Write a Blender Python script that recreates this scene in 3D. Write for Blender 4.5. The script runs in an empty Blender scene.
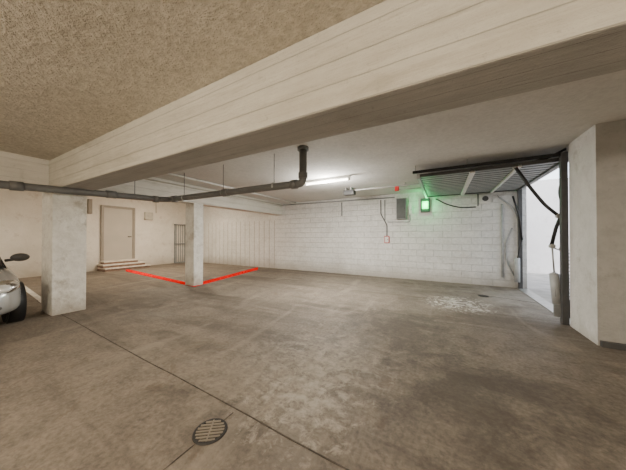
import bpy, bmesh, math, random
from mathutils import Vector, Matrix, Euler
random.seed(4)
F=235.0; H=1.4; CX=313; HY=237
S,C=0.4848,0.8746
def ray(px,py):
    a=(px-CX)/F; b=(HY-py)/F
    return Vector((-S+C*a, C+S*a, b))
def PF(px,py,zh=0.0):
    r=ray(px,py); t=(zh-H)/r.z; return Vector((r.x*t,r.y*t,zh))
def PY(px,py,Y):
    r=ray(px,py); t=Y/r.y; return Vector((r.x*t,Y,H+r.z*t))
def PX(px,py,X):
    r=ray(px,py); t=X/r.x; return Vector((X,r.y*t,H+r.z*t))

# ---------------- materials ----------------
def newmat(name):
    m=bpy.data.materials.new(name); m.use_nodes=True
    nt=m.node_tree; b=nt.nodes['Principled BSDF']; return m,nt,b
def N(nt,t,**kw):
    n=nt.nodes.new(t)
    for k,v in kw.items():
        if k in n.inputs: n.inputs[k].default_value=v
        else: setattr(n,k,v)
    return n
def L(nt,a,b): nt.links.new(a,b)
def simple(name,col,rough=0.6,metal=0.0,emit=None,es=0,var=0.12,scale=9,spec=.5):
    m,nt,b=newmat(name)
    pos=N(nt,'ShaderNodeNewGeometry')
    no=N(nt,'ShaderNodeTexNoise',Scale=scale,Detail=5.0)
    L(nt,pos.outputs['Position'],no.inputs['Vector'])
    r=N(nt,'ShaderNodeValToRGB')
    r.color_ramp.elements[0].position=.3; r.color_ramp.elements[1].position=.7
    r.color_ramp.elements[0].color=(*[c*(1-var) for c in col],1)
    r.color_ramp.elements[1].color=(*[min(1,c*(1+var)) for c in col],1)
    L(nt,no.outputs['Fac'],r.inputs[0]); L(nt,r.outputs[0],b.inputs['Base Color'])
    b.inputs['Roughness'].default_value=rough; b.inputs['Metallic'].default_value=metal
    b.inputs['Specular IOR Level'].default_value=spec
    if emit:
        b.inputs['Emission Color'].default_value=(*emit,1); b.inputs['Emission Strength'].default_value=es
    return m
def mix(nt,fac,a,b,mode='MIX'):
    n=nt.nodes.new('ShaderNodeMix'); n.data_type='RGBA'; n.blend_type=mode
    for i,v in ((0,fac),(6,a),(7,b)):
        if isinstance(v,(int,float)): n.inputs[i].default_value=v
        elif isinstance(v,tuple): n.inputs[i].default_value=(*v,1)
        else: L(nt,v,n.inputs[i])
    return n.outputs[2]
def ramp(nt,src,p0,p1,c0=(0,0,0),c1=(1,1,1)):
    r=N(nt,'ShaderNodeValToRGB'); e=r.color_ramp.elements
    e[0].position=p0; e[1].position=p1; e[0].color=(*c0,1); e[1].color=(*c1,1)
    L(nt,src,r.inputs[0]); return r.outputs[0]
def mathn(nt,op,a,b=None,clamp=False):
    n=nt.nodes.new('ShaderNodeMath'); n.operation=op; n.use_clamp=clamp
    for i,v in ((0,a),(1,b)):
        if v is None: continue
        if isinstance(v,(int,float)): n.inputs[i].default_value=v
        else: L(nt,v,n.inputs[i])
    return n.outputs[0]
def noise(nt,vec,scale,detail=6,rough=.6,dist=0):
    n=N(nt,'ShaderNodeTexNoise',Scale=scale,Detail=detail,Roughness=rough,Distortion=dist)
    L(nt,vec,n.inputs['Vector']); return n.outputs['Fac']
def bump(nt,b,h,strength,dist):
    n=N(nt,'ShaderNodeBump',Strength=strength,Distance=dist); L(nt,h,n.inputs['Height']); L(nt,n.outputs[0],b.inputs['Normal'])
def posn(nt):
    g=N(nt,'ShaderNodeNewGeometry'); s=N(nt,'ShaderNodeSeparateXYZ'); L(nt,g.outputs['Position'],s.inputs[0])
    return g.outputs['Position'],s.outputs
def scaled(nt,vec,sc):
    m=N(nt,'ShaderNodeMapping'); m.inputs['Scale'].default_value=sc; L(nt,vec,m.inputs['Vector']); return m.outputs[0]
def combine(nt,x,y):
    c=N(nt,'ShaderNodeCombineXYZ'); L(nt,x,c.inputs[0]); L(nt,y,c.inputs[1]); return c.outputs[0]

def mat_floor():
    m,nt,b=newmat('concrete_floor'); p,s=posn(nt)
    n1=noise(nt,p,.55,8,.62,.6); n2=noise(nt,p,3.5,8,.7,.3); n3=noise(nt,p,28,5,.7)
    c=ramp(nt,n1,.38,.62,(.110,.088,.067),(.255,.212,.166))
    c=mix(nt,.5,c,ramp(nt,n2,.36,.64,(.078,.062,.048),(.295,.247,.193)))
    c=mix(nt,.38,c,ramp(nt,n3,.37,.63,(.07,.058,.046),(.30,.255,.205)))
    st=noise(nt,scaled(nt,p,(.25,1.6,1)),1.0,6,.65,.7)
    c=mix(nt,ramp(nt,st,.50,.62,(0,0,0),(.62,)*3),c,(.078,.062,.048))
    st2=noise(nt,scaled(nt,p,(1.8,.35,1)),1.0,6,.65,.7)
    c=mix(nt,ramp(nt,st2,.54,.66,(0,0,0),(.45,)*3),c,(.32,.275,.22))
    c=mix(nt,ramp(nt,noise(nt,p,1.7,8,.75,.8),.57,.67,(0,0,0),(.55,)*3),c,(.11,.073,.046))
    wv=noise(nt,p,.9,5,.6,1.2)
    ring=mathn(nt,'ABSOLUTE',mathn(nt,'SUBTRACT',wv,.5))
    c=mix(nt,ramp(nt,ring,.0,.012,(.3,)*3,(0,0,0)),c,(.085,.069,.054))
    def blot(cx,cy,rad,lo,hi,col,amt,sc,fw=.35,dist=.4):
        nonlocal c
        d=N(nt,'ShaderNodeVectorMath',operation='DISTANCE'); L(nt,p,d.inputs[0]); d.inputs[1].default_value=(cx,cy,0)
        fall=mathn(nt,'SUBTRACT',1.0,mathn(nt,'DIVIDE',d.outputs['Value'],rad),True)
        nn=noise(nt,p,sc,9,.75,dist)
        v=mathn(nt,'ADD',nn,mathn(nt,'MULTIPLY',fall,fw))
        f=mathn(nt,'MULTIPLY',ramp(nt,v,lo,hi),mathn(nt,'MULTIPLY',ramp(nt,fall,0,.35),amt))
        c=mix(nt,f,c,col)
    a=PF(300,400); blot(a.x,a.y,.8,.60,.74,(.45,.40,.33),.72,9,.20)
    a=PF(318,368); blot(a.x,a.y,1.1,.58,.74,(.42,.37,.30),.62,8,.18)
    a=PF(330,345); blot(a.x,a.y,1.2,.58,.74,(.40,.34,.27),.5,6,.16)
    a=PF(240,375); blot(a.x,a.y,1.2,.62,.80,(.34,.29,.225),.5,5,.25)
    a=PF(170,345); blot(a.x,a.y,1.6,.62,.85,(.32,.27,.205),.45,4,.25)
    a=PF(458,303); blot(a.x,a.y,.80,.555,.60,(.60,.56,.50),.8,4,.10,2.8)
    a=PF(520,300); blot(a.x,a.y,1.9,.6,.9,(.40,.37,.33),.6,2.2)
    a=PF(400,330); blot(a.x,a.y,1.6,.60,.80,(.07,.058,.046),.65,3)
    a=PF(480,400); blot(a.x,a.y,1.3,.60,.80,(.07,.058,.046),.65,3)
    a=PF(150,300); blot(a.x,a.y,2.0,.60,.80,(.07,.058,.046),.55,3)
    L(nt,c,b.inputs['Base Color'])
    L(nt,ramp(nt,n1,.3,.7,(.55,)*3,(.85,)*3),b.inputs['Roughness'])
    b.inputs['Specular IOR Level'].default_value=.32
    bump(nt,b,mathn(nt,'ADD',n2,mathn(nt,'MULTIPLY',n3,.5)),.4,.02)
    return m
def mat_ceiling():
    m,nt,b=newmat('stucco_ceiling'); p,s=posn(nt)
    n1=noise(nt,p,1.1,6,.6); n2=noise(nt,p,20,5,.6); n3=noise(nt,p,60,3,.6)
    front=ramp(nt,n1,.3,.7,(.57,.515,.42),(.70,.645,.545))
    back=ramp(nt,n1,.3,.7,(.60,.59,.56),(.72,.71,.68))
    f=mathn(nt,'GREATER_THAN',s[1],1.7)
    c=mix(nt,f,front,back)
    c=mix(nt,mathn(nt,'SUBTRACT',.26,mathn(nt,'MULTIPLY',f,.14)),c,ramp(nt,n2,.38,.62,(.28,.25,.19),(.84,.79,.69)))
    L(nt,c,b.inputs['Base Color']); b.inputs['Roughness'].default_value=.95
    amt=mathn(nt,'SUBTRACT',1.0,mathn(nt,'MULTIPLY',f,.7))
    h=mathn(nt,'MULTIPLY',mathn(nt,'ADD',n2,mathn(nt,'MULTIPLY',n3,.4)),amt)
    bump(nt,b,h,.9,.04); return m
def mat_board(name,c0,c1,boards=.16,axis='x',soil=.35):
    m,nt,b=newmat(name); p,s=posn(nt)
    al=s[0] if axis=='x' else s[1]
    wob=noise(nt,p,2,3,.5)
    zz=mathn(nt,'ADD',s[2],mathn(nt,'ADD',mathn(nt,'MULTIPLY',wob,.012), mathn(nt,'MULTIPLY',s[1] if axis=='x' else s[0],.93)))
    bt=N(nt,'ShaderNodeTexBrick',Scale=1.0); bt.offset=.37
    bt.inputs['Mortar Size'].default_value=.0035; bt.inputs['Mortar Smooth'].default_value=.6
    bt.inputs['Brick Width'].default_value=60; bt.inputs['Row Height'].default_value=boards
    L(nt,combine(nt,mathn(nt,'ADD',al,30.0),zz),bt.inputs['Vector'])
    sc=(.5,6,9) if axis=='x' else (6,.5,9)
    g=noise(nt,scaled(nt,p,sc),2.2,7,.65); n2=noise(nt,p,2.4,8,.7); n3=noise(nt,p,35,4,.7)
    c=ramp(nt,g,.32,.68,c0,c1)
    c=mix(nt,.4,c,ramp(nt,n2,.34,.66,c0,c1))
    spots=ramp(nt,noise(nt,p,11,6,.8),.60,.70)
    c=mix(nt,mathn(nt,'MULTIPLY',spots,soil),c,tuple(x*.5 for x in c0))
    stn=ramp(nt,noise(nt,scaled(nt,p,(.5,.5,3)),1.6,7,.7,.5),.54,.68)
    c=mix(nt,mathn(nt,'MULTIPLY',stn,.45),c,tuple(x*k for x,k in zip(c0,(.68,.66,.60))))
    c=mix(nt,mathn(nt,'MULTIPLY',bt.outputs['Fac'],.35),c,tuple(x*.5 for x in c0))
    L(nt,c,b.inputs['Base Color']); b.inputs['Roughness'].default_value=.85
    h=mathn(nt,'SUBTRACT',mathn(nt,'ADD',mathn(nt,'MULTIPLY',g,.6),mathn(nt,'MULTIPLY',n3,.35)),mathn(nt,'MULTIPLY',bt.outputs['Fac'],.5))
    bump(nt,b,h,.8,.035); return m
def mat_block(name,c0=(.67,.665,.64),c1=(.84,.835,.81),row=.2):
    m,nt,b=newmat(name); p,s=posn(nt)
    w=noise(nt,p,6,4,.6)
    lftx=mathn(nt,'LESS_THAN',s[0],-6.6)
    zz=mathn(nt,'ADD',s[2],mathn(nt,'MULTIPLY',w,.030))
    bt=N(nt,'ShaderNodeTexBrick',Scale=1.0); bt.offset=.5
    bt.inputs['Mortar Size'].default_value=.009; bt.inputs['Mortar Smooth'].default_value=1.0
    bt.inputs['Brick Width'].default_value=.5; bt.inputs['Row Height'].default_value=row
    L(nt,combine(nt,mathn(nt,'ADD',mathn(nt,'ADD',s[0],mathn(nt,'MULTIPLY',w,.03)),30.0),zz),bt.inputs['Vector'])
    n1=noise(nt,p,1.3,8,.65); n2=noise(nt,p,14,6,.7)
    c=ramp(nt,n1,.32,.68,c0,c1)
    c=mix(nt,.32,c,ramp(nt,n2,.36,.62,tuple(x*.68 for x in c0),c1))
    brk=ramp(nt,noise(nt,p,3,5,.7),.42,.64,(.02,)*3,(.27,)*3)
    bf=mathn(nt,'MULTIPLY',bt.outputs['Fac'],mathn(nt,'SUBTRACT',1.0,mathn(nt,'MULTIPLY',lftx,.5)))
    c=mix(nt,mathn(nt,'MULTIPLY',bf,brk),c,tuple(x*.5 for x in c0))
    low=mathn(nt,'SUBTRACT',1.0,mathn(nt,'DIVIDE',mathn(nt,'ADD',s[2],mathn(nt,'MULTIPLY',n1,.35)),.65),True)
    c=mix(nt,mathn(nt,'MULTIPLY',low,.9),c,(.32,.28,.225))
    gr=ramp(nt,noise(nt,scaled(nt,p,(1,1,2)),1.1,8,.78,.6),.52,.68)
    c=mix(nt,mathn(nt,'MULTIPLY',gr,.36),c,(.44,.405,.35))
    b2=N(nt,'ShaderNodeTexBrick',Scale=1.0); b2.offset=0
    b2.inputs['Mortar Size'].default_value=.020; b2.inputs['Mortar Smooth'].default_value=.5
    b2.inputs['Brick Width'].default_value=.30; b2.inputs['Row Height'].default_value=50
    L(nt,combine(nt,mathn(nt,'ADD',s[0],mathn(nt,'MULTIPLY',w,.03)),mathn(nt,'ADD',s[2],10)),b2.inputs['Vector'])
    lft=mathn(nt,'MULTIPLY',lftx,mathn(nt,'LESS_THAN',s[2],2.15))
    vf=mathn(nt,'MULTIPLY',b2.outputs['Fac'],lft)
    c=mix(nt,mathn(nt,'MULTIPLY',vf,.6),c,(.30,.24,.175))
    L(nt,c,b.inputs['Base Color']); b.inputs['Roughness'].default_value=.85
    h=mathn(nt,'SUBTRACT',mathn(nt,'MULTIPLY',n2,.6),mathn(nt,'MULTIPLY',mathn(nt,'ADD',bf,vf),.5))
    bump(nt,b,h,.8,.03); return m
def mat_plaster(name,c0,c1,dirt=(.30,.24,.16),dirth=.6,sc=4,dn=.45):
    m,nt,b=newmat(name); p,s=posn(nt)
    n1=noise(nt,p,sc,9,.7,.4); n2=noise(nt,p,30,5,.7)
    c=ramp(nt,n1,.28,.62,c0,c1)
    c=mix(nt,.25,c,ramp(nt,n2,.3,.7,c0,c1))
    n3=noise(nt,p,2.7,8,.75)
    c=mix(nt,mathn(nt,'MULTIPLY',ramp(nt,n3,.55,.66),dn),c,dirt)
    low=mathn(nt,'SUBTRACT',1.0,mathn(nt,'DIVIDE',mathn(nt,'ADD',s[2],mathn(nt,'MULTIPLY',n1,.4)),dirth),True)
    c=mix(nt,mathn(nt,'MULTIPLY',low,.9),c,dirt)
    L(nt,c,b.inputs['Base Color']); b.inputs['Roughness'].default_value=.85
    bump(nt,b,mathn(nt,'ADD',n1,mathn(nt,'MULTIPLY',n2,.5)),.8,.035); return m

M_floor=mat_floor(); M_ceil=mat_ceiling()
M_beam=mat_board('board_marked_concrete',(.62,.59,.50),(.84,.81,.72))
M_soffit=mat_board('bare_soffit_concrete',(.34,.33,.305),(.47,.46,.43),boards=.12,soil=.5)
M_beamy=mat_board('board_marked_concrete_cross',(.68,.65,.58),(.82,.79,.73),axis='y')
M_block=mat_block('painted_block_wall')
M_left=mat_plaster('left_wall_plaster',(.66,.61,.53),(.79,.745,.67),(.42,.35,.27),.7,2,.42)
M_col=mat_plaster('column_paint',(.60,.575,.52),(.87,.855,.80),(.33,.28,.215),.65,7,.55)
M_col_shade=mat_plaster('shaded_plaster',(.37,.365,.35),(.49,.485,.465),(.27,.255,.23),.3,5,.45)  # entrance plaster with its shade put into the grey tone
M_col_lit=mat_plaster('daylit_plaster',(.62,.61,.58),(.78,.77,.74),(.36,.33,.28),.4,5,.4)  # same plaster, daylight put into the colour as a whiter tone
M_pipe=simple('grey_drain_pipe',(.13,.13,.125),.45)
M_galv=simple('galvanised',(.42,.42,.40),.4,.6)
M_black=simple('black_steel',(.02,.02,.02),.45,.3)
M_dgrey=simple('dark_grey_paint',(.07,.07,.07),.5)
M_grey=simple('grey_enamel',(.25,.26,.26),.5)
M_lgrey=simple('light_grey_enamel',(.42,.43,.43),.5)
M_white=simple('white_plastic',(.75,.74,.71),.5)
M_conduit=simple('cream_conduit',(.50,.47,.40),.5)
M_red=simple('red_plastic',(.6,.015,.01),.5)
M_redline=simple('red_annotation',(.80,.0,.001),1.0,var=.03,spec=0.0)  # colour of a drawn annotation line, not paint on this floor
M_yel=simple('white_floor_paint',(.60,.57,.50),.7,var=.3)
M_door=simple('door_paint',(.45,.41,.35),.55,var=.05,scale=2)
M_dframe=simple('door_frame_wood',(.28,.245,.20),.55,var=.06)
M_step=simple('step_concrete',(.66,.60,.52),.8,var=.2)
M_stepdk=simple('step_riser',(.22,.14,.10),.8,var=.25)
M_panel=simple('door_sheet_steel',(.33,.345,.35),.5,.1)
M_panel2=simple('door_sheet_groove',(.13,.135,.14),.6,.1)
M_iron=simple('cast_iron',(.04,.037,.034),.6,.4)
M_hole=simple('dark_pit',(.010,.009,.008),.9)
M_tube=simple('fluorescent_tube',(1,1,1),.5,emit=(1,.92,.75),es=18)
M_green=simple('green_lamp',(.02,.5,.15),.5,emit=(.02,1,.22),es=5)
M_ext=mat_plaster('exterior_render',(.74,.71,.70),(.84,.81,.80),(.62,.57,.55),.3,1.5)
M_extf=simple('exterior_concrete',(.42,.40,.37),.8,var=.2,scale=3)
M_car=simple('silver_car_paint',(.52,.53,.53),.25,.5,var=.02)
M_glass=simple('tinted_glass',(.02,.025,.03),.08,var=.02)
M_tyre=simple('tyre_rubber',(.02,.02,.02),.8)
M_chrome=simple('chrome',(.7,.7,.7),.15,1.0,var=.02)
M_lens=simple('headlight_lens',(.75,.77,.78),.1,.3,var=.02)
M_amber=simple('amber_lens',(.7,.25,.03),.2,var=.02)

# ---------------- geometry helpers ----------------
col=bpy.context.scene.collection
def empty(name,loc=(0,0,0)):
    e=bpy.data.objects.new(name,None); col.objects.link(e); e.location=loc; e.empty_display_size=.1; return e
def finish(bm,name,mats,parent=None,smooth=False,bevel=0,seg=2):
    if bevel>0:
        bmesh.ops.bevel(bm,geom=bm.edges[:],offset=bevel,segments=seg,affect='EDGES',profile=.6,clamp_overlap=True)
    bmesh.ops.recalc_face_normals(bm,faces=bm.faces[:])
    me=bpy.data.meshes.new(name); bm.to_mesh(me); bm.free()
    if not isinstance(mats,(list,tuple)): mats=[mats]
    for m in mats: me.materials.append(m)
    o=bpy.data.objects.new(name,me); col.objects.link(o)
    if smooth:
        for p in me.polygons: p.use_smooth=True
    if parent:
        o.parent=parent; o.matrix_parent_inverse=Matrix.Translation(-Vector(parent.location))
    return o
def addbox(bm,x0,x1,y0,y1,z0,z1,mi=0,rot=None):
    vs=[Vector((x,y,z)) for x in (x0,x1) for y in (y0,y1) for z in (z0,z1)]
    v=[bm.verts.new(a) for a in vs]
    for f in ((0,1,3,2),(4,6,7,5),(0,4,5,1),(2,3,7,6),(0,2,6,4),(1,5,7,3)):
        fc=bm.faces.new([v[i] for i in f]); fc.material_index=mi
def boxes(name,lst,mat,parent=None,bevel=0):
    bm=bmesh.new()
    for b in lst: addbox(bm,*b)
    return finish(bm,name,mat,parent,bevel=bevel)
def addcyl(bm,p0,p1,r0,r1=None,n=16,mi=0,caps=True):
    p0=Vector(p0);p1=Vector(p1); r1=r0 if r1 is None else r1
    d=(p1-p0).normalized(); u=d.orthogonal().normalized(); w=d.cross(u)
    A=[bm.verts.new(p0+(u*math.cos(2*math.pi*i/n)+w*math.sin(2*math.pi*i/n))*r0) for i in range(n)]
    B=[bm.verts.new(p1+(u*math.cos(2*math.pi*i/n)+w*math.sin(2*math.pi*i/n))*r1) for i in range(n)]
    for i in range(n):
        f=bm.faces.new((A[i],A[(i+1)%n],B[(i+1)%n],B[i])); f.material_index=mi; f.smooth=True
    if caps:
        bm.faces.new(A[::-1]).material_index=mi; bm.faces.new(B).material_index=mi
def cyls(name,lst,mat,parent=None):
    bm=bmesh.new()
    for c in lst: addcyl(bm,*c)
    return finish(bm,name,mat,parent)
def tube(name,pts,r,mat,parent=None,n=12,round_=0.0):
    pts=[Vector(p) for p in pts]
    if round_>0:
        q=[pts[0]]
        for i in range(1,len(pts)-1):
            a,b,c=pts[i-1],pts[i],pts[i+1]
            k=min(round_,(a-b).length*.45,(c-b).length*.45)
            s=b+(a-b).normalized()*k; e=b+(c-b).normalized()*k
            for j in range(7):
                t=j/6; q.append(s*(1-t)**2+b*2*t*(1-t)+e*t*t)
        q.append(pts[-1]); pts=q
    bm=bmesh.new(); rings=[]; u=None
    for i,p in enumerate(pts):
        d=(pts[min(i+1,len(pts)-1)]-pts[max(i-1,0)]).normalized()
        u=d.orthogonal().normalized() if u is None else (u-d*u.dot(d)).normalized()
        w=d.cross(u)
        rings.append([bm.verts.new(p+(u*math.cos(2*math.pi*k/n)+w*math.sin(2*math.pi*k/n))*r) for k in range(n)])
    for a,b in zip(rings,rings[1:]):
        for k in range(n): bm.faces.new((a[k],a[(k+1)%n],b[(k+1)%n],b[k])).smooth=True
    bm.faces.new(rings[0][::-1]); bm.faces.new(rings[-1])
    return finish(bm,name,mat,parent)

# ---------------- room shell ----------------
XL=-12.6; XR=1.9; YB=8.38; CZ=2.87; YFR=-4.5; XRR=5.2
boxes('floor',[(XL-.2,XRR+.2,YFR-.2,5.2,-.15,0),(XL-.2,1.98,5.2,YB+.2,-.15,0)],M_floor)
boxes('ceiling',[(-6.6,XRR+.2,YFR-.2,5.2,CZ,CZ+.6),(-6.6,2.0,5.2,YB+.2,CZ,CZ+.6)],M_ceil)
boxes('ceiling_bay',[(XL-.2,-6.6,YFR-.2,YB+.2,3.3,3.47)],M_ceil)
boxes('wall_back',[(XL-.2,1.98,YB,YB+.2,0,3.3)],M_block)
boxes('wall_left',[(XL-.2,XL,YFR,YB,0,3.3)],M_left)
boxes('wall_front',[(XL-.2,XRR+.2,YFR-.2,YFR,0,3.3)],M_left)
boxes('wall_right',[(XRR,XRR+.2,YFR,4.45,0,CZ)],M_left)
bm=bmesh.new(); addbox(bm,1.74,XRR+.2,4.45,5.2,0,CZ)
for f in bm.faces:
    f.material_index=1 if abs(f.calc_center_median().x-1.74)<.01 else 0  # face towards the daylight gets the painted-in lighter tone
finish(bm,'wall_entrance',[M_col_shade,M_col_lit])
boxes('trim_1',[(1.76,XRR,4.40,4.449,0,.07)],M_dgrey)
boxes('trim_lintel',[(1.76,2.0,5.2,YB,2.76,CZ)],M_col_shade)
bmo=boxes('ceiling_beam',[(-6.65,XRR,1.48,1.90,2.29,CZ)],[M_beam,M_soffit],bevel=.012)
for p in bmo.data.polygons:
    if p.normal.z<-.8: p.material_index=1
boxes('ceiling_beam',[(-7.0,-6.6,YFR,1.48,2.36,3.3)],M_beamy,bevel=.01)
boxes('ceiling_beam',[(-6.6,-6.2,1.90,YB,2.37,CZ)],M_beamy,bevel=.01)
boxes('concrete_column',[(-6.65,-6.05,1.40,1.86,0,2.29)],M_col,bevel=.015)
boxes('concrete_column',[(-6.6,-6.2,4.20,4.50,0,2.37)],M_col,bevel=.015)

def strip(name,pts,w,mat,z=.003):
    bm=bmesh.new()
    for a,b in zip(pts,pts[1:]):
        a=Vector(a);b=Vector(b); d=(b-a).normalized(); n=Vector((-d.y,d.x,0))
        v=[bm.verts.new((p.x,p.y,z)) for p in (a-n*w/2,b-n*w/2,b+n*w/2,a+n*w/2)]
        bm.faces.new(v)
    r=bmesh.ops.extrude_face_region(bm,geom=bm.faces[:])
    for v in r['geom']:
        if isinstance(v,bmesh.types.BMVert): v.co.z-=z*.95
    return finish(bm,name,mat)
M_joint=simple('joint_filler',(.070,.056,.043),.9,var=.7,scale=14)
pts=[(-8,1.62,0)]
x=-8
while x<5:
    x+=.35; pts.append((x,1.52-.035*(x+6)*.9+random.uniform(-.006,.006),0))
strip('floor_joint',pts,.009,M_joint)
strip('floor_joint',[(-1.52,-4,0),(-1.47,1.34,0)],.006,M_joint)
strip('floor_joint',[PF(455,291),PF(626,316)],.012,M_joint)

def poly_floor(name,quads,mat,z=.006):
    bm=bmesh.new()
    for q in quads:
        v=[bm.verts.new((p.x,p.y,z)) for p in q]; bm.faces.new(v)
    r=bmesh.ops.extrude_face_region(bm,geom=bm.faces[:])
    for v in r['geom']:
        if isinstance(v,bmesh.types.BMVert): v.co.z-=z*.9
    return finish(bm,name,mat)
poly_floor('red_annotation_outline',[
  [PF(126,268.8),PF(194,284.0),PF(194.5,286.8),PF(126,271.3)],
  [PF(194,284.0),PF(258,267.2),PF(258,269.7),PF(194.5,286.8)]],M_redline)  # drawn-over annotation outline, added as flat strips on the floor
strip('floor_marking',[PF(23,286),PF(46,303)],.10,M_yel)

M_worn=simple('worn_grille',(.26,.22,.17),.6,.3)
def drain(name,c,R):
    e=empty(name,(c.x,c.y,0))
    bm=bmesh.new(); n=48
    def ring(r0,r1,z0,z1,mi):
        a=[bm.verts.new((c.x+r0*math.cos(2*math.pi*i/n),c.y+r0*math.sin(2*math.pi*i/n),z0)) for i in range(n)]
        b=[bm.verts.new((c.x+r1*math.cos(2*math.pi*i/n),c.y+r1*math.sin(2*math.pi*i/n),z1)) for i in range(n)]
        for i in range(n): bm.faces.new((a[i],a[(i+1)%n],b[(i+1)%n],b[i])).material_index=mi
        return a
    ring(R*1.12,R*1.08,.001,.008,0); ring(R*1.08,R*.92,.008,.008,0); ring(R*.92,R*.92,.008,.002,0)
    finish(bm,'rim',[M_iron],e)
    cyls('pit',[((c.x,c.y,.0005),(c.x,c.y,.0025),R*.93,None,40)],M_hole,e)
    bm=bmesh.new()
    d=Vector((.8,.6,0)); q=Vector((-.6,.8,0))
    for i in range(-3,4):
        off=i*R*.26; hl=math.sqrt(max(0,(R*.93)**2-off**2))
        p=c+q*off
        a=p-d*hl; b=p+d*hl; w=q*R*.06
        lo=[bm.verts.new((v.x,v.y,.003)) for v in (a-w,b-w,b+w,a+w)]
        hi=[bm.verts.new((v.x,v.y,.010)) for v in (a-w,b-w,b+w,a+w)]
        bm.faces.new(hi)
        for j in range(4): bm.faces.new((lo[j],lo[(j+1)%4],hi[(j+1)%4],hi[j]))
    a=c-q*R*.93;b=c+q*R*.93
    w=d*R*.05
    bm.faces.new([bm.verts.new((v.x,v.y,.0104)) for v in (a-w,b-w,b+w,a+w)])
    finish(bm,'grille_bars',M_worn if R>.1 else M_iron,e)
drain('floor_drain',PF(211,430),.105)
drain('floor_drain',PF(483,296),.10)

# ---------------- big drain pipe ----------------
Yp=3.28
e=empty('drain_pipe',(-5.9,3.3,2.3))
r=.062
xa=PY(303,183,Yp)
tube('main_run',[(-5.9,-4.4,2.12),(-5.9,.8,2.20),(-5.9,Yp-.12,2.30),(-5.75,Yp,2.305),(xa.x,Yp,2.28),(xa.x,Yp,CZ)],r,M_pipe,e,20,.09)
cyls('couplings',[((-5.9,2.1,2.262),(-5.9,2.26,2.267),r*1.2,None,20),((-5.9,.9,2.203),(-5.9,1.04,2.21),r*1.2,None,20),
   ((-5.9,Yp-.3,2.285),(-5.9,Yp-.2,2.29),r*1.25,None,20),((-5.65,Yp,2.305),(-5.5,Yp,2.303),r*1.25,None,20),
   ((-3.9,Yp,2.293),(-3.75,Yp,2.292),r*1.2,None,20),((xa.x-.22,Yp,2.28),(xa.x-.12,Yp,2.28),r*1.25,None,20),
   ((xa.x,Yp,2.36),(xa.x,Yp,2.45),r*1.25,None,20),((xa.x,Yp,CZ-.05),(xa.x,Yp,CZ),r*1.5,None,20)],M_pipe,e)
cyls('hangers',[((-5.2,Yp,2.3),(-5.2,Yp,CZ),.006),((-2.6,Yp,2.3),(-2.6,Yp,CZ),.006),((-3.9,Yp,2.3),(-3.9,Yp,CZ),.006),((-5.9,2.6,2.3),(-5.9,2.6,CZ),.006),((-5.9,.6,2.2),(-5.9,.6,CZ),.006)],M_dgrey,e)
cyls('hanger_bands',[((x-.015,Yp,2.295),(x+.015,Yp,2.295),r*1.1,None,20) for x in (-5.2,-3.9,-2.6)],M_galv,e)

tube('ceiling_conduit',[(-5.45,1.95,CZ-.03),(-5.45,YB-.05,CZ-.03)],.024,M_white)
tube('ceiling_conduit',[(-6.15,2.0,2.78),(-6.15,YB-.05,2.78)],.018,M_conduit)

# ---------------- fluorescent fixtures ----------------
def fixture(c,ln,ax,power,colr=(1,.8,.55),drop=.1,glow=.6):
    e=empty('fluorescent_light',c); c=Vector(c)
    d=Vector((1,0,0)) if ax=='x' else Vector((0,1,0)); q=Vector((0,1,0)) if ax=='x' else Vector((1,0,0))
    a=c-d*ln/2-q*.05; b=c+d*ln/2+q*.05
    boxes('housing',[(min(a.x,b.x),max(a.x,b.x),min(a.y,b.y),max(a.y,b.y),c.z+.03,c.z+.09)],M_white,e,.008)
    if drop>.1:
        cyls('suspension_rods',[(c+d*s*ln*.35+Vector((0,0,.085)),c+d*s*ln*.35+Vector((0,0,drop)),.006) for s in (-1,1)],M_galv,e)
    cyls('tube',[(c-d*(ln/2-.03),c+d*(ln/2-.03),.018)],M_tube,e)
    boxes('end_caps',[(p.x-.025,p.x+.025,p.y-.025,p.y+.025,c.z-.025,c.z+.04) for p in (c-d*(ln/2-.03),c+d*(ln/2-.03))],M_white,e)
    l=bpy.data.lights.new('lamp','AREA'); l.shape='RECTANGLE'; l.size=ln; l.size_y=.08; l.energy=power; l.color=colr
    o=bpy.data.objects.new('lamp',l); col.objects.link(o); o.location=c-Vector((0,0,.04)); o.rotation_euler=(0,0,0 if ax=='x' else math.pi/2)
    o.parent=e; o.matrix_parent_inverse=Matrix.Translation(-c)
    l=bpy.data.lights.new('lamp_glow','POINT'); l.energy=power*glow; l.color=colr; l.shadow_soft_size=.15
    o=bpy.data.objects.new('lamp_glow',l); col.objects.link(o); o.location=c-Vector((0,0,.2))
    o.parent=e; o.matrix_parent_inverse=Matrix.Translation(-c)
fixture((-2.55,5.3,CZ-.093),1.25,'x',130,(1,.96,.89),.09,1.1)
fixture((-1.8,-2.6,2.35),1.25,'x',115,(1,.88,.71),.52,2.1)  # added unseen pendant behind the camera, hung low to light the front ceiling
fixture((3.0,-1.2,2.35),1.25,'x',90,(1,.89,.74),.52,1.8)  # second added pendant out of view, more light for the front
fixture((-9.8,5.6,3.2),1.25,'y',125,(1,.84,.63))  # added unseen lamp, warm light for the left bay
fixture((-9.8,-.8,3.2),1.25,'y',105,(1,.86,.67))  # another added lamp out of view, brightens the left bay's near end

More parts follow.
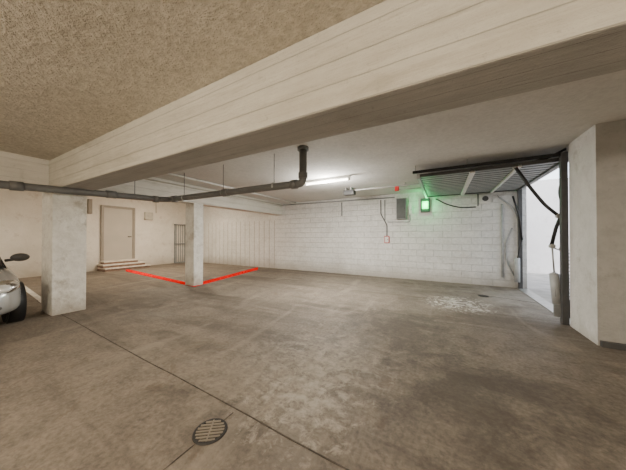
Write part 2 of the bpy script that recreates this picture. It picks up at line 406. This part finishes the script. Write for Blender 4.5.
# ---------------- garage door ----------------
g=empty('overhead_garage_door',(.7,6.8,2.7))
gx0,gx1,gy0,gy1,gz=-.42,1.72,5.32,8.15,2.66
bm=bmesh.new()
nr=14
for i in range(nr):
    y0=gy0+.05+(gy1-gy0-.1)*i/nr; y1=gy0+.05+(gy1-gy0-.1)*(i+1)/nr; k=(y1-y0)
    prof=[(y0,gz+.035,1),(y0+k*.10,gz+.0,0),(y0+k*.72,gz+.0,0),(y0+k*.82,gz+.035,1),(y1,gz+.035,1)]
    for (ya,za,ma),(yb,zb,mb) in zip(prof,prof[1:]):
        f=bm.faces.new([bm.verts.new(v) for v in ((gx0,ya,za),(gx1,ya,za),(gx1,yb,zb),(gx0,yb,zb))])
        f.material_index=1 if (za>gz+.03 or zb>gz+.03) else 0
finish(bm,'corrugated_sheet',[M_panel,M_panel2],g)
boxes('frame',[(gx0,gx1,gy0,gy0+.05,gz-.02,gz+.04),(gx0,gx1,gy1-.05,gy1,gz-.02,gz+.04),(gx1,gx1+.03,gy0,gy1,gz-.03,gz+.05)],M_dgrey,g)
boxes('leading_rail',[(gx0-.06,gx0,gy0,gy1,gz-.05,gz+.05)],M_lgrey,g,.006)
boxes('cross_rails',[(.45,.53,gy0,gy1,gz-.05,gz-.002),(1.15,1.2,gy0,gy1,gz-.04,gz-.002)],M_white,g)
boxes('posts',[(1.66,1.74,5.22,5.31,0,2.76),(1.78,1.86,YB-.14,YB-.03,0,2.76)],M_dgrey,g,.004)
boxes('guide_tracks',[(-.55,1.74,5.235,5.28,gz+.05,gz+.10),(-.4,1.74,8.2,8.25,gz+.05,gz+.10)],M_black,g)
cyls('track_hangers',[((-.5,5.26,gz+.08),(-.5,5.26,CZ),.01),((.4,5.26,gz+.08),(.4,5.26,CZ),.01),((-.3,8.22,gz+.08),(-.3,8.22,CZ),.01)],M_galv,g)
A=5.36
P=lambda x,y,Y=A: PY(x,y,Y)
tube('lift_arm',[P(515,166),P(531,188),P(545,205),P(559,216)],.026,M_black,g,10,.1)
tube('brace_arm',[P(515,166),P(548,158),P(570,147)],.020,M_black,g,10,.05)
tube('pivot_arm',[P(566,152),P(566,205),P(556,228),P(551,247)],.026,M_black,g,10,.05)
tube('pivot_link',[P(549,246),P(559,250),P(566,238)],.016,M_galv,g,8)
cyls('pivots',[(P(x,y)-Vector((0,.03,0)),P(x,y)+Vector((0,.03,0)),.038,None,16) for x,y in ((515,166),(559,216),(552,246),(566,160))],M_galv,g)
a=P(554,274);b=P(557,304)
cyls('spring_cylinder',[(a,b,.065,.065,20),(a+Vector((0,0,.03)),a,.02,.065,20),(b,b-Vector((0,0,.05)),.03,.03,16)],M_lgrey,g)
tube('spring_rod',[P(552,246),P(554,274)],.012,M_galv,g)
cp=[]
for i in range(140):
    t=i/139; p=P(567,250).lerp(P(567,300),t); cp.append(p+Vector((math.cos(t*28*math.pi)*.03,math.sin(t*28*math.pi)*.03,0)))
tube('coil_spring',cp,.005,M_black,g,6)
tube('tension_cable',[P(569,300),P(569,318)],.006,M_black,g,6)
tube('loose_cable',[P(566,170),P(558,190),P(563,212),P(560,236),P(567,262)],.008,M_black,g,8,.12)
boxes('lower_bracket',[(1.60,1.68,5.3,5.4,.42,.56),(1.58,1.7,5.28,5.32,.1,.3)],M_grey,g,.005)
B=8.2
tube('far_arm',[PY(513,196,B),PY(519,215,B),PY(522,240,B)],.022,M_black,g,10,.08)
cyls('far_spring_cylinder',[(PY(517,258,B),PY(517,282,B),.06,None,18)],M_lgrey,g)
tube('far_rod',[PY(522,240,B),PY(517,258,B)],.01,M_black,g)
boxes('door_threshold',[(1.76,1.97,5.21,YB-.01,0.001,.012)],M_galv,g)

o=empty('garage_door_opener',(-2.45,6.7,2.75))
boxes('motor_head',[(-2.62,-2.3,6.6,6.82,2.66,2.80)],M_dgrey,o,.02)
boxes('rail',[(-2.3,1.70,6.69,6.73,2.775,2.81)],M_galv,o)
boxes('mount_straps',[(-2.56,-2.53,6.6,6.82,2.80,CZ),(-2.4,-2.37,6.6,6.82,2.8,CZ),(-.9,-.87,6.69,6.73,2.81,CZ)],M_galv,o)
boxes('trolley',[(-1.15,-1.05,6.66,6.76,2.66,2.775)],M_red,o,.006)
tube('draw_arm',[(-1.1,6.71,2.69),(-.49,6.71,2.68)],.012,M_galv,o)

# ---------------- wall electrics ----------------
def Wb(px,py): return PY(px,py,YB)
def wallbox(name,x0,y0,x1,y1,d,mat,extra=None):
    a=Wb(x0,y0); b=Wb(x1,y1); e=empty(name,((a.x+b.x)/2,YB-d/2,(a.z+b.z)/2))
    boxes('case',[(a.x,b.x,YB-d,YB-.001,b.z,a.z)],mat,e,.01)
    boxes('lid',[(a.x+.02,b.x-.02,YB-d-.01,YB-d+.001,b.z+.02,a.z-.02)],extra or mat,e,.003)
    cyls('lock',[((b.x-.05,YB-d-.02,(a.z+b.z)/2),(b.x-.05,YB-d-.009,(a.z+b.z)/2),.012)],M_black,e)
    return e
wallbox('electrical_panel',397,199,407,219,.14,M_grey,M_dgrey)
wallbox('junction_box',409,206,413,214,.06,M_white)
ge=wallbox('green_signal_light',421,199,430,212,.10,M_dgrey)
a=Wb(422.5,202);b=Wb(428.5,209)
boxes('lens',[(a.x,b.x,YB-.14,YB-.105,b.z,a.z)],M_green,ge,.01)
gl=bpy.data.lights.new('green_glow','POINT'); gl.energy=11; gl.color=(.05,1,.25); gl.shadow_soft_size=.05
go=bpy.data.objects.new('green_glow',gl); col.objects.link(go); go.location=Wb(426,205)+Vector((0,-.25,0)); go.parent=ge; go.matrix_parent_inverse=Matrix.Translation(-ge.location)
def cond(name,pp,r=.014,m=M_conduit,rr=.05):
    return tube(name,[Wb(x,y)+Vector((0,-r-.003,0)) for x,y in pp],r,m,None,10,rr)
cond('wall_conduit',[(278,205.5),(395,197.5)],.018,M_grey)
cond('wall_conduit',[(381,200),(381,214),(387,225),(387,236)],.016,M_dgrey)
cond('wall_conduit',[(385,200),(385,220)],.014,M_grey)
cond('wall_conduit',[(342,202.5),(342,216)],.022,M_grey)
cond('wall_conduit',[(388,222),(410,222),(410,215)],.012,M_grey)
cond('electric_cable',[(436,199),(448,205),(462,208),(476,207)],.016,M_black,.2)
cond('electric_cable',[(497,196),(507,203),(513,208),(519,222)],.022,M_lgrey,.2)
cond('downpipe',[(502,204),(502,277)],.026,M_lgrey)
cond('wall_conduit',[(512,228),(506,240),(506,262),(514,276)],.020,M_lgrey,.2)
wallbox('wall_socket',384.5,236,389.5,243,.05,M_red,M_white)
e=empty('alarm_siren',tuple(Wb(485,200)))
c=Wb(485,199)
boxes('backplate',[(c.x-.14,c.x+.14,YB-.05,YB-.001,c.z-.13,c.z+.13)],M_white,e,.02)
cyls('horn',[(c+Vector((0,-.05,0)),c+Vector((0,-.11,0)),.06,.10,24)],M_white,e)
cyls('sounder',[(c+Vector((0,-.111,0)),c+Vector((0,-.115,0)),.075,None,24)],M_dgrey,e)
cond('wall_conduit',[(478,194),(478,206)],.018,M_grey)

# ---------------- left wall ----------------
XW=XL+.002
d=empty('door_1',(XW,4.9,1.5))
a=PX(103,205,XL); b=PX(132,259,XL); y0,y1,z0,z1=a.y,b.y,.40,2.66
boxes('frame',[(XW,XL+.09,y0-.09,y0,z0,z1+.09),(XW,XL+.09,y1,y1+.09,z0,z1+.09),(XW,XL+.09,y0,y1,z1,z1+.09)],M_dframe,d,.006)
boxes('leaf',[(XW,XL+.05,y0,y1,z0,z1)],M_door,d)
cyls('handle',[((XL+.05,y1-.08,z0+1.02),(XL+.10,y1-.08,z0+1.02),.018),((XL+.10,y1-.08,z0+1.02),(XL+.10,y1-.2,z0+1.02),.016)],M_black,d)
st=empty('entrance_steps',(XL+.4,5,.0))
boxes('treads',[(XW,XL+.40,y0-.1,y1+.1,.34,.398),(XW,XL+.60,y0-.2,y1+.3,.215,.265),(XW,XL+.80,y0-.2,y1+.4,.09,.13)],M_step,st,.01)
boxes('risers',[(XW,XL+.37,y0-.08,y1+.08,.265,.34),(XW,XL+.57,y0-.18,y1+.28,.13,.215),(XW,XL+.77,y0-.18,y1+.38,0,.09)],M_stepdk,st)
def leftbox(name,px0,py0,px1,py1,dep,mat):
    a=PX(px0,py0,XL); b=PX(px1,py1,XL); e=empty(name,(XL,a.y,b.z))
    boxes('case',[(XW,XL+dep,a.y,b.y,b.z,a.z)],mat,e,.01)
    boxes('cover',[(XL+dep,XL+dep+.012,a.y+.02,b.y-.02,b.z+.02,a.z-.02)],mat,e,.003)
leftbox('fuse_box',144,212,152,220,.1,M_conduit)
leftbox('alarm_bell',87,199,91,214,.12,M_dframe)
tube('wall_conduit',[PX(156,190,XL+.03),PX(156,213,XL+.03)],.02,M_conduit)
a=PX(174,224,XL); b=PX(186,262,XL)
gc=empty('metal_grille_gate',(XL,a.y,1))
boxes('frame',[(XW,XL+.08,a.y,a.y+.05,0.02,a.z),(XW,XL+.08,b.y-.05,b.y,0.02,a.z),(XW,XL+.08,a.y,b.y,a.z-.05,a.z),(XW,XL+.08,a.y,b.y,0,.05),(XW,XL+.08,a.y,b.y,1.0,1.05)],M_grey,gc)
boxes('bars',[(XL+.03,XL+.05,a.y+(b.y-a.y)*k/6-.012,a.y+(b.y-a.y)*k/6+.012,.05,a.z-.03) for k in range(1,6)],M_grey,gc)

# ---------------- car ----------------
car=empty('car',(-7.3,.28,0))
cx0=-5.62; yc=.27
def sect(u):
    K=[(0,.50,.26,.50,.56),(.06,.62,.22,.56,.66),(.25,.76,.19,.66,.76),(.6,.81,.18,.74,.84),(1.0,.825,.18,.80,.92),(1.4,.83,.18,.86,.96),(2.2,.835,.18,.88,.95),(3.0,.83,.18,.90,.97),(3.5,.80,.2,.90,.98),(3.75,.72,.25,.86,.94),(3.82,.62,.3,.78,.84)]
    for a,b in zip(K,K[1:]):
        if a[0]<=u<=b[0]:
            t=(u-a[0])/(b[0]-a[0]); return [a[i]+(b[i]-a[i])*t for i in range(1,5)]
bm=bmesh.new(); rings=[]
us=[0,.03,.06,.14,.25,.4,.6,.8,1.0,1.2,1.4,1.8,2.2,2.6,3.0,3.3,3.5,3.65,3.75,3.82]
for u in us:
    w,zb,zs,zt=sect(u)
    half=[(0,zb),(w*.7,zb),(w*.95,zb+.06),(w,zb+.2*(zs-zb)+.05),(w*1.0,(zb+zs)/2+.03),(w*.985,zs-.04),(w*.95,zs+.01),(w*.82,zs+.6*(zt-zs)),(w*.5,zt-.005),(0,zt)]
    full=half+[(-y,z) for y,z in half[-2:0:-1]]
    rings.append([bm.verts.new((cx0-u,yc+y,z)) for y,z in full])
n=len(rings[0])
for a,b in zip(rings,rings[1:]):
    for k in range(n): bm.faces.new((a[k],a[(k+1)%n],b[(k+1)%n],b[k]))
bm.faces.new(rings[0]); bm.faces.new(rings[-1][::-1])
body=finish(bm,'body',M_car,car,True)
body.modifiers.new('s','SUBSURF').levels=2; body.modifiers['s'].render_levels=2
bm=bmesh.new(); rings=[]
cab=[(.95,.70,.90,.92),(1.25,.71,.93,1.18),(1.6,.70,.94,1.42),(2.1,.69,.93,1.50),(2.8,.68,.93,1.48),(3.2,.67,.94,1.38),(3.55,.66,.94,1.12),(3.7,.65,.92,.96)]
for u,w,zb,zt in cab:
    wt=w-.16*(zt-zb)/.55
    half=[(w,zb-.05),(w-.02,zb+.02),(wt+.03,zt-.07),(wt-.06,zt-.01),(0,zt+.015)]
    full=half+[(-y,z) for y,z in half[-2::-1]]
    rings.append([bm.verts.new((cx0-u,yc+y,z)) for y,z in full])
n=len(rings[0])
for i,(a,b) in enumerate(zip(rings,rings[1:])):
    for k in range(n-1):
        f=bm.faces.new((a[k],a[k+1],b[k+1],b[k]))
        side=k in (1,n-3)
        f.material_index=1 if ((side and 0<i<5) or (i<2 and 1<k<n-3) or (i>=5 and 1<k<n-3)) else 0
        f.smooth=True
finish(bm,'cabin',[M_car,M_glass],car)
def ell(name,c,rad,mat,rot=(0,0,0)):
    bm=bmesh.new(); bmesh.ops.create_uvsphere(bm,u_segments=24,v_segments=14,radius=1)
    bmesh.ops.transform(bm,matrix=Matrix.Translation(c)@Euler(rot).to_matrix().to_4x4()@Matrix.Diagonal((*rad,1)),verts=bm.verts)
    return finish(bm,name,mat,car,True)
for s in (1,-1):
    ell('headlight_bezel',(cx0-.16,yc+s*.585,.645),(.15,.135,.088),M_chrome,(0,.35,-s*.55))
    ell('headlight',(cx0-.145,yc+s*.58,.648),(.15,.12,.075),M_lens,(0,.35,-s*.55))
    ell('indicator',(cx0-.2,yc+s*.665,.62),(.09,.05,.04),M_amber,(0,.2,-s*.8))
    ell('fog_light',(cx0-.04,yc+s*.50,.36),(.03,.05,.04),M_dgrey)
    ell('mirror',(cx0-1.35,yc+s*.93,1.02),(.07,.12,.075),M_dgrey)
    cyls('mirror_stalk',[((cx0-1.35,yc+s*.75,.97),(cx0-1.35,yc+s*.9,.99),.025)],M_dgrey,car)
boxes('lower_grille',[(cx0-.04,cx0+.012,yc-.36,yc+.36,.30,.40)],M_black,car,.01)
boxes('upper_grille',[(cx0-.10,cx0+.005,yc-.25,yc+.25,.53,.585)],M_black,car,.01)
boxes('grille_bar',[(cx0-.05,cx0+.015,yc-.25,yc+.25,.553,.563)],M_chrome,car)
boxes('licence_plate',[(cx0-.02,cx0+.02,yc-.26,yc+.26,.42,.52)],M_white,car,.004)
for s in (1,-1):
    for u in (.68,3.10):
        c=Vector((cx0-u,yc+s*.74,.29))
        cyls('wheel_arch',[(c-Vector((0,s*.08,-.02)),c+Vector((0,s*.092,.02)),.335,None,36)],M_black,car)
        bm=bmesh.new(); addcyl(bm,c-Vector((0,.09,0)),c+Vector((0,.09,0)),.285,None,36)
        addcyl(bm,c+Vector((0,s*.09,0)),c+Vector((0,s*.105,0)),.275,.25,36)
        finish(bm,'tyre',M_tyre,car)
        bm=bmesh.new(); addcyl(bm,c+Vector((0,s*.10,0)),c+Vector((0,s*.108,0)),.055,None,20)
        for k in range(7):
            an=2*math.pi*k/7; q=Vector((math.cos(an),0,math.sin(an)))
            addcyl(bm,c+Vector((0,s*.10,0))+q*.04,c+Vector((0,s*.10,0))+q*.19,.022,.016,8)
        finish(bm,'rim_spokes',M_galv,car)
        bm=bmesh.new(); m=40
        for k in range(m):
            a0=2*math.pi*k/m; a1=2*math.pi*(k+1)/m
            vs=[]
            for rr,an in ((.175,a0),(.2,a0),(.2,a1),(.175,a1)): vs.append(bm.verts.new(c+Vector((math.cos(an)*rr,s*.108,math.sin(an)*rr))))
            bm.faces.new(vs)
        finish(bm,'rim_lip',M_galv,car)

# ---------------- exterior ----------------
boxes('exterior_ground',[(1.98,30,5.2,30,-.15,-.005)],M_extf)
boxes('exterior_wall',[(-2,14,12.2,12.5,-.005,3.6)],M_ext)

w=bpy.data.worlds.new('sky'); bpy.context.scene.world=w; w.use_nodes=True
nt=w.node_tree; bg=nt.nodes['Background']; sk=nt.nodes.new('ShaderNodeTexSky'); sk.sky_type='NISHITA'; sk.sun_disc=False; sk.sun_elevation=math.radians(45); sk.sun_rotation=math.radians(200)
hs=nt.nodes.new('ShaderNodeHueSaturation'); hs.inputs['Saturation'].default_value=.35
nt.links.new(sk.outputs[0],hs.inputs['Color']); nt.links.new(hs.outputs[0],bg.inputs[0]); bg.inputs[1].default_value=.75
sl=bpy.data.lights.new('sun','SUN'); sl.energy=1.5; sl.angle=.02; sl.color=(1,.97,.92)
so=bpy.data.objects.new('sun',sl); col.objects.link(so)
so.rotation_euler=Vector((.45,.75,-.8)).to_track_quat('-Z','Y').to_euler(); so.location=(10,5,10)

cam=bpy.data.cameras.new('camera'); cam.lens=F/626*36; cam.sensor_width=36; cam.clip_start=.05
co=bpy.data.objects.new('camera',cam); col.objects.link(co); co.location=(0,0,H)
co.rotation_euler=(math.radians(90+.49),0,math.radians(29.0))
bpy.context.scene.camera=co
